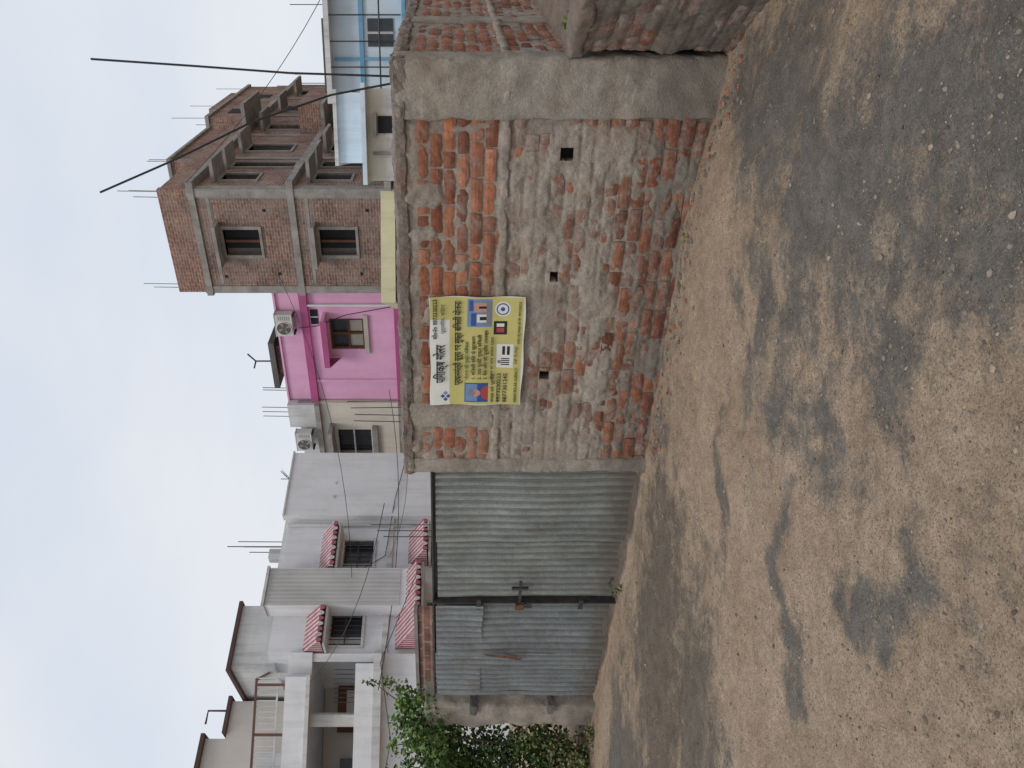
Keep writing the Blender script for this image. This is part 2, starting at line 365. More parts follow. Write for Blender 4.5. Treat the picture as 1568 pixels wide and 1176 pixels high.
# ------------------------------------------------------------------ near brick walls
def brick_wall(b,F,L,z0,z1,hf,brickok,holes=(),seed=1,dirtf=None,res=.012,tag='',mat=None,dark=None,ch=.09):
    rnd=random.Random(seed)
    xs=np.arange(0,L+res*.5,res); zs=np.arange(z0,z1+res*.5,res); XX,ZZ=np.meshgrid(xs,zs)
    H=hf(XX,ZZ)
    P=np.stack([XX.ravel(),-H.ravel(),ZZ.ravel()],1)
    nx,nz=len(xs),len(zs); i,j=np.meshgrid(np.arange(nx-1),np.arange(nz-1)); a=(j*nx+i).ravel()
    cx=XX[:-1,:-1].ravel()+res/2; cz=ZZ[:-1,:-1].ravel()+res/2
    keep=np.ones(len(a),bool)
    for hx,hz,hs in holes: keep&=~((abs(cx-hx)<hs/2)&(abs(cz-hz)<hs/2))
    Q=np.stack([a,a+1,a+nx+1,a+nx],1)[keep]
    m=np.array(F); P=P@m[:3,:3].T+m[:3,3]
    b.raw('mortar'+tag,mat or M['mortar'],P,Q,True)
    vs=[];fs=[];cs=[];k=0
    row=0; z=z0+.01
    while z+ch*.9<z1:
        x=-rnd.random()*.1-(row%2)*.12
        while x<L:
            ln=.215+rnd.uniform(-.012,.012)
            if rnd.random()<.12: ln=.105
            segs=[(max(x,.0),min(x+ln,L))]
            zc=z+ch/2
            for hx,hz,hs in holes:
                if abs(zc-hz)<hs/2+.03:
                    ns=[]
                    for (p0,p1) in segs:
                        if p1<hx-hs/2 or p0>hx+hs/2: ns.append((p0,p1))
                        else:
                            if p0<hx-hs/2-.02: ns.append((p0,hx-hs/2))
                            if p1>hx+hs/2+.02: ns.append((hx+hs/2,p1))
                    segs=ns
            for (p0,p1) in segs:
                if p1-p0<.03 or not brickok((p0+p1)/2,zc): continue
                zz0=z+.006+rnd.uniform(-.003,.003); zz1=z+ch-.008+rnd.uniform(-.004,.003)
                yo=rnd.uniform(-.007,.005); tl=rnd.uniform(-.006,.006); ins=.007
                pts=[]
                NX,NZ=5,3
                for jz in range(NZ+1):
                    for ix in range(NX+1):
                        fx=ix/NX; fz=jz/NZ
                        X_=p0+(p1-p0)*fx; Z_=zz0+(zz1-zz0)*fz+tl*(fx-.5)
                        ed=(ix in(0,NX)) or (jz in(0,NZ)); co=(ix in(0,NX)) and (jz in(0,NZ))
                        Y_=yo+(ins*rnd.uniform(.5,1.3) if ed else rnd.uniform(-.0015,.0015))+(ins*.8 if co else 0)
                        pts.append((X_+rnd.uniform(-.002,.002),Y_,Z_+rnd.uniform(-.002,.002)))
                f0=k
                for jz in range(NZ):
                    for ix in range(NX):
                        a0=f0+jz*(NX+1)+ix; fs.append((a0,a0+1,a0+NX+2,a0+NX+1))
                bk=len(pts)
                pts+=[(p0,.1,zz0),(p1,.1,zz0),(p1,.1,zz1),(p0,.1,zz1)]
                c01=f0+NZ*(NX+1)
                B0=f0+bk
                fs+=[tuple([B0,B0+1]+[f0+q for q in range(NX,-1,-1)]),
                     tuple([B0+2,B0+3]+[c01+q for q in range(0,NX+1)]),
                     tuple([B0+1,B0+2]+[f0+q*(NX+1)+NX for q in range(NZ,-1,-1)]),
                     tuple([B0+3,B0]+[f0+q*(NX+1) for q in range(0,NZ+1)])]
                vs+=pts
                base=rnd.choice([(.41,.165,.09),(.36,.14,.08),(.32,.12,.075),(.42,.19,.115),(.26,.105,.07),(.38,.16,.1)])
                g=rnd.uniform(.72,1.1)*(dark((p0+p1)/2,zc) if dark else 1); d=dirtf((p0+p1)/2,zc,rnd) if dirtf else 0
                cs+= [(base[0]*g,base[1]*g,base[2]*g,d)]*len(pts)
                k+=len(pts)
            x+=ln+.014
        z+=ch; row+=1
    P=np.array(vs)@m[:3,:3].T+m[:3,3]
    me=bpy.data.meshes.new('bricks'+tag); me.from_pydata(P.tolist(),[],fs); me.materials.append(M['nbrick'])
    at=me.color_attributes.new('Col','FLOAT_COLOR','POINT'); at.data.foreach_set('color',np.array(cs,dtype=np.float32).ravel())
    ob=bpy.data.objects.new('bricks'+tag,me); scene.collection.objects.link(ob); ob.parent=b.e

W=B('brick_boundary_wall',-.71,6.1,-29.54)
I=Matrix.Identity(4)
WL=3.103
def joints(z,z0): 
    d=np.mod(z-z0-.01,.09); d=np.minimum(d,.09-d); return np.exp(-(d/.009)**2)
def hW(x,z):
    lower=(fbm(x*5,z*7,3,5)-.5)*.08+(fbm(x*19,z*19,5,4)-.5)*.026
    lower=lower+.0015-.011*sst(.62,.3,z)+.006*sst(1.0,1.15,z)+.006*sst(.7,.0,x)
    lower=np.clip(lower,-.013,.013)
    lower=lower-.009*joints(z,-.35)*sst(.3,.55,fbm(x*6,z*6,77,3))
    upper=-.011+(fbm(x*15,z*15,9,3)-.5)*.014+.02*sst(.72,.8,fbm(x*4,z*4,19,3)+.08)
    upper=upper+.03*sst(1.77,1.84,z)*(fbm(x*7,z*9,55,4)-.3)
    m=sst(1.24,1.28,z)
    h=lower*(1-m)+upper*m
    col=(sst(2.70,2.74,x+(fbm(x*8,z*8,4,2)-.5)*.05))
    h=h*(1-col)+(-.02)*col
    return h+(fbm(x*45,z*45,6,2)-.5)*.006
def bokW(x,z):
    if x>2.76: return False
    if z>1.26 and .42<x<.67: return False
    return True
def dW(x,z,r):
    if z>1.78: return r.uniform(.2,.6)
    if z>1.27: return r.uniform(-.35,.25) if x>.6 else r.uniform(-.1,.3)
    if z<.5: return r.uniform(.0,.45)
    return r.uniform(.2,.75)
hol=[(2.54,.83,.085),(1.697,.857,.07),(.89,.875,.07)]
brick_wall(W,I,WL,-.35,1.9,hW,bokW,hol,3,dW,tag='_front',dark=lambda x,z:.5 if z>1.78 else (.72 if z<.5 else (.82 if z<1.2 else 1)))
W.box('core',M['hole'],.01,WL-.01,.1,.16,-.4,1.88)
for hx,hz,hs in hol:
    h=hs/2
    W.box('holes',M['hole'],hx-h-.01,hx+h+.01,.085,.099,hz-h-.01,hz+h+.01)
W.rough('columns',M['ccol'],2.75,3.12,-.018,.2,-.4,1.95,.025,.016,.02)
W.rough('columns',M['ccol'],.42,.65,-.012,.1,1.24,1.92,.025,.014,.015)
W.rough('columns',M['ccol'],-.01,.13,-.016,.17,-.4,1.94,.025,.016,.02)
W.rough('band',M['mortar'],.05,3.0,-.014,.08,1.2,1.262,.02,.018,.012,freq=12)
def coping(b,F,L,tag,zt=1.96,seed=0):
    prof=[(.03,1.87),(.004,1.87),(-.014,1.885),(-.018,1.915),(-.016,1.945),(-.004,1.962),(.03,1.968),(.09,1.968),(.14,1.962),(.158,1.93),(.16,1.87)]
    dx=.012; n=int(L/dx)+1; vs=[];m=np.array(F)
    for i in range(n+1):
        x=-.02+(L+.04)*i/n
        for j,(y,z) in enumerate(prof):
            q=Vector((x*7+seed,j*.8,1.3)); d=mnoise.noise_vector(q)*.012+mnoise.noise_vector(q*3.1)*.010+mnoise.noise_vector(q*8)*.005
            s=mnoise.noise(Vector((x*1.3+seed,5,0)))*.014
            vs.append((x,y+d[1],z+d[2]+s))
    k=len(prof); fs2=[(i*k+j,(i+1)*k+j,(i+1)*k+(j+1)%k,i*k+(j+1)%k) for i in range(n) for j in range(k)]
    P=np.array(vs)@m[:3,:3].T+m[:3,3]
    me=bpy.data.meshes.new('coping'+tag); me.from_pydata(P.tolist(),[],fs2+[tuple(range(k))[::-1],tuple(n*k+q for q in range(k))]); me.materials.append(M['cop'])
    ob=bpy.data.objects.new('coping'+tag,me); scene.collection.objects.link(ob); ob.parent=b.e
coping(W,I,WL,'_front')
Winv=FR(-.71,6.1,-29.54).inverted()
FS=Winv@FR(1.99,4.57,56.25)
def hS(x,z):
    h=-.008+(fbm(x*6,z*6,23,4)-.5)*.03
    c=1-sst(.16,.2,x); h=h*(1-c)-.02*c
    return h+(fbm(x*45,z*45,6,2)-.5)*.006
brick_wall(W,FS,3.6,.3,1.9,hS,lambda x,z:x>.17,(),8,lambda x,z,r:r.uniform(-.2,.45),tag='_side',dark=lambda x,z:.85)
W.box('core',M['hole'],.01,3.6,.1,.16,-.4,1.88,F=FS)
W.rough('columns',M['ccol'],-.012,.2,-.02,.15,-.4,1.95,.03,.014,.02,F=FS)
W.rough('band',M['mortar'],.1,3.6,-.018,.08,1.2,1.262,.03,.014,.012,F=FS,freq=14)
W.rough('columns',M['ccol'],1.5,1.72,-.02,.1,.3,1.9,.03,.012,.02,F=FS)
coping(W,FS,3.6,'_side',seed=40)
W.tube('rebar',M['rod'],[(3.0,.06,1.9),(3.02,.07,2.6),(3.06,.08,3.2),(3.10,.08,3.83)],.0072)
pts=[(1.93,4.75,1.9),(1.84,4.74,2.35),(1.66,4.72,2.85),(1.42,4.7,3.32),(1.21,4.7,3.8)]
W.tube('rebar',M['rod'],[tuple(Winv@Vector(p)) for p in pts],.0072)
for x in (.44,.5,.56,.62): W.tube('rebar',M['steel'],[(x,.05+.03*(x>.5),1.85),(x+.005,.06,2.3+random.uniform(0,.12))],.0035)
W.done(smooth=('columns','band'))

LW=B('plinth_retaining_wall',2.02,4.52,-84.3)
def hL(x,z): return np.clip(.004+(fbm(x*6,z*7,43,5)-.5)*.06,-.011,.018)-.006*joints(z,-.35)+(fbm(x*40,z*40,6,3)-.5)*.008
brick_wall(LW,I,3.0,-.35,.83,hL,lambda x,z:True,(),15,lambda x,z,r:r.uniform(.2,.65),mat=M['ledge'],dark=lambda x,z:.5)
LW.rough('top',M['ledge'],-.05,3.02,-.03,.2,.79,.88,.025,.022,.02)
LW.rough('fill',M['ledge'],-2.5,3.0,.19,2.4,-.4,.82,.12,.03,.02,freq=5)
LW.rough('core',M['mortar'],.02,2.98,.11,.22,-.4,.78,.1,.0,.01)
LW.done(smooth=('top','fill'))

# ------------------------------------------------------------------ poster
PO=B('solar_advert_poster',-.71,6.1,-29.54)
x0,x1,z0,z1=.655,1.55,1.05,1.742; PW=x1-x0; PH=z1-z0
def flat(n,c,r=.5): 
    t=NT(n); cc=t.mix(.5,c,t.ramp(t.noise(t.coord(),9,5),[(.3,(.8,.8,.8)),(.7,(1.1,1.1,1.1))]),'MULTIPLY'); return t.fin(cc,r)
py=flat('poster_yellow',(.51,.46,.16)); pw=flat('poster_white',(.66,.66,.6)); pk=flat('ink_black',(.02,.02,.02)); pg=flat('ink_green',(.03,.1,.04)); pb_=flat('ink_blue',(.04,.08,.26)); pr=flat('ink_red',(.4,.06,.06)); pskin=flat('ink_pink',(.5,.26,.2)); psky=flat('ink_lightblue',(.15,.24,.42)); pgr=flat('ink_grey',(.2,.2,.22))
def wav(fx,fz): return -.036-.004*math.sin(fx*9+fz*3)-.003*math.sin(fz*14+1)-.012*max(0,(fz-.9)*8)*max(0,(fx-.8)*3)
def patch(part,mat,a0,a1,b0,b1,off,n=None,ed=0):
    N=n or max(2,int((a1-a0)*24)); Mz=max(2,int((b1-b0)*20)); p,mi=PO.P(part,mat); b=len(p['v'])
    for j in range(Mz+1):
        for i in range(N+1):
            fx=a0+(a1-a0)*i/N; fz=1-(b0+(b1-b0)*j/Mz)
            dx=ed*math.sin(fz*11)*.004; dz=ed*math.sin(fx*13)*.004-.006*ed*math.sin(fx*3.14)
            p['v'].append((x0+PW*fx+dx,wav(fx,fz)-off,z0+PH*fz+dz))
    for j in range(Mz):
        for i in range(N):
            q=b+j*(N+1)+i; p['f'].append((q,q+N+1,q+N+2,q+1)); p['m'].append(mi); p['uv'].extend([(0,0)]*4)
def disc(part,mat,cx,cz,r,off,n=18,rx=1.0):
    p,mi=PO.P(part,mat); b=len(p['v'])
    for k in range(n):
        a=k*2*math.pi/n; fx=cx+r*rx*math.cos(a)/PW; fz=1-cz+r*math.sin(a)/PH
        p['v'].append((x0+PW*fx,wav(fx,fz)-off,z0+PH*fz))
    p['f'].append(tuple(range(b,b+n))); p['m'].append(mi); p['uv'].extend([(0,0)]*n)
patch('sheet',pw,0,1,0,1,0,ed=1)
patch('yellow_field',py,.004,.996,.215,.985,.001)
patch('yellow_corner',py,.8,.996,.01,.215,.001)
for (a,b_) in ((.055,.14),(.085,.11),(.085,.17),(.115,.14)): disc('logo',pb_ if a<.1 else psky,a,b_+.03,.017,.002+a*.004,4)
patch('portrait',pb_,.03,.215,.38,.64,.002); patch('portrait',psky,.04,.205,.39,.52,.0025)
disc('portrait',pr,.12,.64,.058,.003,18,1.1); disc('portrait',pskin,.12,.5,.038,.004,18,.8); disc('portrait',pgr,.12,.45,.03,.0045,14,1.0)
patch('portrait',py,.02,.23,.64,.74,.0048)
patch('house_picture',psky,.74,.98,.4,.66,.002)
patch('house_picture',pgr,.76,.96,.56,.65,.003); patch('house_picture',pw,.78,.85,.5,.6,.0033); patch('house_picture',pskin,.87,.95,.47,.6,.0034)
patch('house_picture',pb_,.75,.86,.44,.49,.0036); patch('house_picture',pb_,.88,.97,.42,.46,.0037); patch('house_picture',pk,.8,.83,.53,.6,.0038); patch('house_picture',pk,.9,.92,.52,.6,.0038)
patch('bottom_strip',pw,.36,.58,.72,.9,.002)
disc('round_logo',pw,.895,.77,.058,.002,24); disc('round_logo',pb_,.895,.77,.046,.003,24); disc('round_logo',pw,.895,.77,.037,.0035,24); disc('round_logo',pb_,.895,.77,.016,.004,12)
patch('square_logo',pk,.67,.79,.68,.82,.003); patch('square_logo',pr,.69,.73,.71,.79,.0035); patch('square_logo',pw,.74,.77,.71,.79,.0035)
for k in range(4): patch('qr',pk,.385+.018*k,.395+.018*k,.77,.86,.0025)
disc('qr',pgr,.415,.75,.014,.003,12); patch('qr',pk,.48,.56,.78,.81,.0025); patch('qr',pk,.48,.56,.83,.86,.0025)
def txt(body,a,b,size,mat,bold=0,width=None):
    cu=bpy.data.curves.new('lettering','FONT'); cu.body=body; cu.size=size; cu.offset=bold; cu.extrude=.0004
    cu.align_x='LEFT'; cu.materials.append(mat)
    ob=bpy.data.objects.new('lettering',cu); scene.collection.objects.link(ob)
    sx=1
    if width:
        bpy.context.view_layer.update(); d=ob.dimensions.x
        if d>0: sx=width*PW/d
    ob.parent=PO.e
    ob.location=(x0+PW*a,-.0475,z0+PH*(1-b)); ob.rotation_euler=(R(90),0,0); ob.scale=(sx,1,1)
txt('पिंगाक्ष सोलर',.22,.165,.1,pk,.0014,.36)
txt('मो०नं० 9973230223',.63,.085,.045,pk,.0006,.35)
txt('पूर्णिया, बिहार',.68,.16,.034,pk,0,.26)
txt('प्रधानमंत्री सूर्य घर मुफ्त बिजली योजना',.2,.335,.068,pk,.0014,.77)
txt('योजना की मुख्य विशेषता',.25,.415,.032,pg,.0003,.36)
txt('1. बिजली बिल से छुटकारा',.25,.49,.036,pk,.0003,.4)
txt('2. 300 यूनिट मुफ्त बिजली',.25,.555,.036,pk,.0003,.42)
txt('3. बैंक लोन की सुविधा उपलब्ध',.25,.62,.036,pk,.0003,.46)
txt('योजना का लाभ सरकार द्वारा',.25,.685,.03,pk,.0002,.4)
txt('संपर्क करें: पूर्णिया',.03,.7,.032,pk,0,.28); txt('9973230223',.03,.77,.042,pk,.0003,.28); txt('8877301245',.03,.84,.042,pk,.0003,.28); txt('KISAN SOLAR AGENCY',.03,.95,.032,pg,.0003,.33)
txt('NP PUNE',.4,.94,.03,pk,0,.16); txt('आवेदन हेतु संपर्क करें मो० 9973230223',.58,.96,.026,pk,0,.38)
PO.done()

# ------------------------------------------------------------------ gate
G=B('corrugated_metal_gate',-3.25,7.76,-33.17)
def sheet(part,mat,xa,xb,za,zb,y0,y1,pitch=.07,amp=.007,bend=None,jag=.0):
    n=int((xb-xa)/pitch*10)+1; m=16; p,mi=G.P(part,mat); b=len(p['v'])
    for i in range(n+1):
        fx=i/n; x=xa+(xb-xa)*fx
        for j in range(m+1):
            fz=j/m; z=za+(zb-za)*fz
            y=y0+(y1-y0)*fx+amp*math.sin(x/pitch*2*math.pi)+mnoise.noise(Vector((x*2,z*1.6,xa)))*.02+mnoise.noise(Vector((x*6,z*6,xa)))*.006
            if j==0: z+=mnoise.noise(Vector((x*4,1,2)))*jag
            p['v'].append((x,y,z))
    for i in range(n):
        for j in range(m):
            q=b+i*(m+1)+j; p['f'].append((q,q+m+1,q+m+2,q+1)); p['m'].append(mi); p['uv'].extend([(0,0)]*4)
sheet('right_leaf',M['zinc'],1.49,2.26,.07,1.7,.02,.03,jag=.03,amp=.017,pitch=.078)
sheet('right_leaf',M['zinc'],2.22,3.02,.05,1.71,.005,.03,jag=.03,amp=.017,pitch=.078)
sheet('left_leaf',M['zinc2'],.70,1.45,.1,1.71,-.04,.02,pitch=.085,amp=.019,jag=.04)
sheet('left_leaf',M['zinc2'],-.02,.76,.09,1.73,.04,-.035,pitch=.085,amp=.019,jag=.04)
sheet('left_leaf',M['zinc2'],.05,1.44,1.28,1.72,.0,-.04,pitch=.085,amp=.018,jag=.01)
for x in (-.02,1.425,1.47,2.99): G.box('frame',M['conc_dark'],x,x+.03,.055,.08,.05,1.74)
G.box('frame',M['steel'],1.455,1.468,-.03,.04,.04,1.75)
G.box('frame',M['conc_dark'],-.03,3.03,.055,.08,1.7,1.735); G.box('frame',M['conc_dark'],-.03,3.03,.06,.085,.9,.93)
G.box('frame',M['steel'],-.03,3.03,.0,.06,1.735,1.75)
G.box('bolt',M['steel'],1.38,1.76,-.045,-.03,.93,.955); G.box('bolt',M['steel'],1.66,1.685,-.05,-.027,.87,1.02)
G.box('bolt',M['rust'],1.40,1.47,-.06,-.025,.9,.98); G.tube('bolt',M['steel'],[(1.44,-.05,.9),(1.44,-.06,.83),(1.47,-.06,.83),(1.47,-.05,.9)],.007)
for z in (.35,1.3): G.box('hinges',M['steel'],1.40,1.52,-.05,-.035,z,z+.04)
G.poly('rust_tear',M['rust'],[(.70,-.09,.9),(.73,-.09,.88),(.78,-.092,1.05),(.81,-.092,1.28),(.77,-.092,1.22),(.74,-.09,1.05)])
G.done(smooth=('right_leaf','left_leaf'))

GP=B('concrete_gate_post',-3.68,8.0,-33)
GP.rough('shaft',M['ccol'],0,.36,0,.3,-.3,1.86,.04,.03,.03,freq=6)
GP.rough('ledges',M['conc_dark'],.24,.4,-.03,.2,1.3,1.38,.03,.012,.01); GP.rough('ledges',M['conc_dark'],.26,.42,-.03,.2,.5,.57,.03,.012,.01)
GP.done(smooth=('shaft',))
WP=B('weathered_plot_wall',-5.6,10.3,-33)
WP.box('bricks',M['fbrick2'],1.9,3.6,0,.12,-.2,1.95); WP.box('cap',M['conc'],1.88,3.62,-.02,.14,1.95,1.99); WP.done()
RB=B('rebar_bundle',-1.35,8.0)
for k in range(3): RB.tube('bar',M['steel'],[(k*.06-.3,.03*k,-.1),(k*.06-.29,.02*k,2.3+.07*k)],.005)
RB.done()

# ------------------------------------------------------------------ unfinished brick building
T=B('unfinished_brick_building',5.75,22,-34.8)
Tinv=FR(5.75,22,-34.8).inverted(); FT=Tinv@FR(5.75,22,59.04)
fb,fb2,cc,cd=M['fbrick'],M['fbrick2'],M['conc'],M['conc_dark']
def wall_open(b,part,mat,xa,xb,za,zb,th,ops,F=None,y=0):
    ops=sorted(ops); x=xa
    for (a,c,d,e) in ops:
        b.box(part,mat,x,a,y,y+th,za,zb,F); b.box(part,mat,a,c,y,y+th,za,d,F); b.box(part,mat,a,c,y,y+th,e,zb,F); x=c
    b.box(part,mat,x,xb,y,y+th,za,zb,F)
def win(b,a,c,d,e,F=None,y=.0,ch=True,bars=True,frame=cc,inner=None,sh=.5):
    b.box('window_frames',frame,a-.1,a,y-.05,y+.15,d-.08,e+.08,F); b.box('window_frames',frame,c,c+.1,y-.05,y+.15,d-.08,e+.08,F)
    b.box('window_frames',frame,a,c,y-.05,y+.15,d-.08,d,F); b.box('window_frames',frame,a,c,y-.05,y+.15,e,e+.08,F)
    b.box('window_glass',inner or M['dark'],a,c,y+.17,y+.19,d,e,F)
    if ch: b.box('sunshades',frame,a-.25,c+.25,y-sh,y-.001,e+.082,e+.19,F)
    if bars:
        m=(a+c)/2; b.box('window_bars',M['wood'],m-.02,m+.02,y+.08,y+.12,d,e,F)
        b.box('window_bars',M['wood'],a,c,y+.085,y+.115,(d+e)/2-.015,(d+e)/2+.015,F)
wall_open(T,'front_walls',fb,-3.4,-.001,6.4,9.15,.25,[(-2.1,-1.25,7.4,8.5)])
wall_open(T,'front_walls',fb,-3.4,-.001,3.5,6.2,.25,[(-2.1,-1.25,4.45,5.55)])
T.box('front_walls',fb,-3.4,-.001,0,.25,-.2,3.3)
for z in (9.15,6.2,3.3): T.box('slabs',cc,-3.5,.06,-.06,.3,z,z+.2)
T.box('roof_parapet',fb2,-3.4,-.01,.0,.2,9.35,10.25)
for x in (-3.42,-.22): T.box('pillars',cc,x,x+.24,-.03,.27,-.2,9.4)
win(T,-2.1,-1.25,7.4,8.5,bars=False); win(T,-2.1,-1.25,4.45,5.55,bars=False)
T.box('window_bars',M['wood'],-1.72,-1.64,.08,.13,7.4,8.5); T.box('window_bars',M['wood'],-1.72,-1.64,.08,.13,4.45,5.55)
for z in (8.75,5.8): T.box('lintel_strips',cc,-3.1,-.25,-.012,.1,z,z+.1)
for (x,z) in ((-2.9,8.6),(-.7,7.1),(-2.8,6.9),(-.6,5.8),(-2.8,4.3),(-.7,4.0)): T.box('scaffold_holes',M['dark'],x,x+.1,-.004,.02,z,z+.1)
LT=18.0
def segops(z): return [(.9,1.6,z+.4,z+1.5),(2.4,3.0,z-.5,z+1.5),(4.5,5.4,z,z+1.5),(7.9,8.7,z-.6,z+1.5),(11.4,12.4,z,z+1.5),(15.2,16.2,z,z+1.5)]
wall_open(T,'side_walls',fb2,.05,LT,6.4,9.15,.25,segops(7.1),FT)
wall_open(T,'side_walls',fb2,.05,LT,3.5,6.2,.25,segops(4.2),FT)
T.box('side_walls',fb2,.05,LT,0,.25,-.2,3.3,FT)
for z in (9.15,6.2,3.3): T.box('slabs',cc,-.05,LT,-.25,.3,z+.001,z+.199,FT)
for z in (7.1,4.2):
    for (a,c,d,e) in segops(z):
        win(T,a,c,d,e,FT,bars=False,sh=.7)
for x in (0,3.4,6.8,10.4,14.2,17.8): T.box('pillars',cc,x+.01,x+.24,-.04,.27,-.2,9.35,FT)
T.box('roof_parapet',fb2,.01,LT,0,.2,9.36,10.2,FT)
T.box('roof_parapet',fb2,4.2,9.2,.25,3.2,9.36,11.2,FT); T.box('slabs',cc,4.1,9.3,.15,3.3,11.2,11.32,FT)
T.box('stair_tower',fb2,10.2,17.8,.02,3.8,9.36,11.5,FT); T.box('slabs',cc,10.1,17.9,-.08,3.9,11.5,11.65,FT)
T.box('stair_tower',fb2,13.6,17.7,.3,3.4,11.65,12.5,FT)
for x in (11.2,14.6): T.box('stair_openings',M['dark'],x,x+.9,.0,.019,9.9,11.0,FT)
for z in (6.4,9.36):
    T.box('balconies',cc,7.2,9.9,-1.1,-.01,z-.15,z-.01,FT)
    if z<7: T.box('balconies',fb2,7.2,9.9,-1.1,-.98,z,z+.8,FT); T.box('balconies',fb2,7.2,7.32,-.98,-.01,z,z+.8,FT)
T.box('roof_slab',cc,-3.3,-.1,.25,3.5,9.2,9.34); T.box('back_walls',fb,-3.38,-3.2,.26,12,-.2,9.2)
T.box('back_walls',M['conc_dark'],.3,LT-.3,.6,3.2,-.2,9.1,FT)
for (x,y) in ((-3.3,.1),(-3.2,.15),(-.1,.1),(-.15,.2),(-.3,.12)):
    T.tube('rebar',cc,[(x,y,9.4),(x+.03,y,10.95+random.uniform(0,.6))],.013,5)
for x in (3.6,3.8,9.3,10.6,13.2,17.6):
    T.tube('rebar',cc,[(x,.1,9.4),(x+.03,.1,11.8 if x<10 else 13.2)],.013,5,F=FT)
T.done()

# ------------------------------------------------------------------ pink house
PK=B('pink_house',5.75,22,-34.8)
pk_,mg=M['pink'],M['magenta']
wall_open(PK,'walls',pk_,-7.86,-3.43,3.4,6.25,.25,[(-5.75,-4.55,4.45,5.6)],y=.3)
PK.box('walls',pk_,-7.86,-3.43,.3,8,-.2,3.15); PK.box('walls',pk_,-7.86,-3.43,.31,.5,6.5,7.3)
PK.box('walls',pk_,-7.86,-7.6,.55,8,3.4,6.25); PK.box('walls',pk_,-7.86,-7.66,.5,8,6.5,7.3)
PK.box('trim_bands',mg,-7.9,-3.43,.16,.56,6.25,6.5); PK.box('trim_bands',mg,-7.9,-3.43,.0,.56,3.15,3.4); PK.box('trim_bands',pk_,-7.9,-3.43,.24,.55,7.3,7.36)
PK.box('trim_bands',pk_,-7.1,-6.98,.24,.31,.5,6.25); 
PK.box('roof',M['conc'],-7.8,-3.5,.5,8,6.3,6.45); PK.box('inside',M['dark'],-7.5,-3.5,.75,.9,3.45,6.2)
PK.box('sunshade',pk_,-6.1,-4.3,-.35,.299,5.68,5.78); PK.poly('sunshade',mg,[(-6.1,-.36,5.6),(-4.3,-.36,5.6),(-4.3,-.36,5.79),(-6.1,-.36,5.79)])
PK.poly('sunshade',mg,[(-6.1,-.34,5.6),(-6.1,.29,5.3),(-6.1,.29,5.78),(-6.1,-.34,5.78)])
PK.box('window',M['glass'],-5.75,-4.55,.45,.47,4.45,5.6)
for x in (-5.75,-5.18,-4.62): PK.box('window',M['wood'],x,x+.07,.33,.42,4.45,5.6)
for z in (4.45,4.95,5.53): PK.box('window',M['wood'],-5.75,-4.55,.335,.415,z,z+.06)
PK.box('window',M['pane'],-5.68,-5.2,.425,.44,4.52,4.95); PK.box('window',M['pane'],-5.1,-4.64,.425,.44,4.52,4.95); PK.box('window',M['pane'],-5.9,-4.4,.22,.3,4.3,4.45)
PK.box('vent',M['dark'],-4.75,-4.2,.28,.305,5.95,6.2); PK.box('vent',M['white'],-4.49,-4.46,.27,.305,5.95,6.2)
PK.tube('pipes',M['white'],[(-4.0,.2,6.3),(-4.0,.2,3.4)],.04); PK.tube('pipes',M['rod'],[(-4.8,.1,6.6),(-4.7,.05,6.0),(-4.3,.1,5.0),(-4.0,.1,3.5)],.015)
PK.box('roof_room',M['fbrick2'],-7.4,-6.2,1.2,2.8,6.46,7.75); PK.box('roof_room',cd,-7.8,-5.9,.9,3.0,7.75,7.95)
PK.box('roof_room',mg,-6.0,-4.2,1.5,3,6.46,7.5); PK.box('roof_room',cd,-6.0,-3.9,1.2,3.1,7.5,7.62)
PK.tube('roof_bracket',M['rod'],[(-6.7,1,7.95),(-6.7,1,8.5),(-6.4,1,8.75)],.03,5); PK.tube('roof_bracket',M['rod'],[(-6.7,1,8.5),(-7.0,1,8.6)],.03,5)
for x in (-7.7,-7.6): PK.tube('rebar',M['steel'],[(x,.6,7.3),(x+.02,.6,8.3)],.014,5)
PK.done()
def ac(name,x,y,z,deg):
    A=B(name,x,y,deg,z)
    A.box('casing',M['plastic'],-.4,.4,0,.3,0,.56); A.box('casing',M['plastic'],-.42,.42,-.01,.31,.56,.585)
    N=20
    A.poly('fan_grille',M['conc_dark'],[(-.1+.24*math.cos(k*2*math.pi/N),-.008,.28+.24*math.sin(k*2*math.pi/N)) for k in range(N)])
    A.tube('fan_ring',M['plastic'],[(-.1+.245*math.cos(k*2*math.pi/N),-.015,.28+.245*math.sin(k*2*math.pi/N)) for k in range(N+1)],.018,5)
    for q in range(4):
        a=q*math.pi/2+.4; A.poly('fan_blades',M['conc'],[(-.1+.04*math.cos(a),-.012,.28+.04*math.sin(a)),(-.1+.21*math.cos(a-.2),-.012,.28+.21*math.sin(a-.2)),(-.1+.21*math.cos(a+.3),-.012,.28+.21*math.sin(a+.3))])
    for k in range(6): A.box('louvres',M['conc'],.2,.36,-.012,-.001,.08+k*.07,.1+k*.07)
    A.box('bracket',M['steel'],-.35,-.31,.0,.34,-.06,-.001); A.box('bracket',M['steel'],.31,.35,.0,.34,-.06,-.001)
    A.done()
def wl(F,x,y): v=F@Vector((x,y,0)); return v.x,v.y
FRR=FR(5.75,22,-34.8)
x,y=wl(FRR,-4.6,-.1); ac('air_conditioner_unit',x,y,6.75,-34.8)

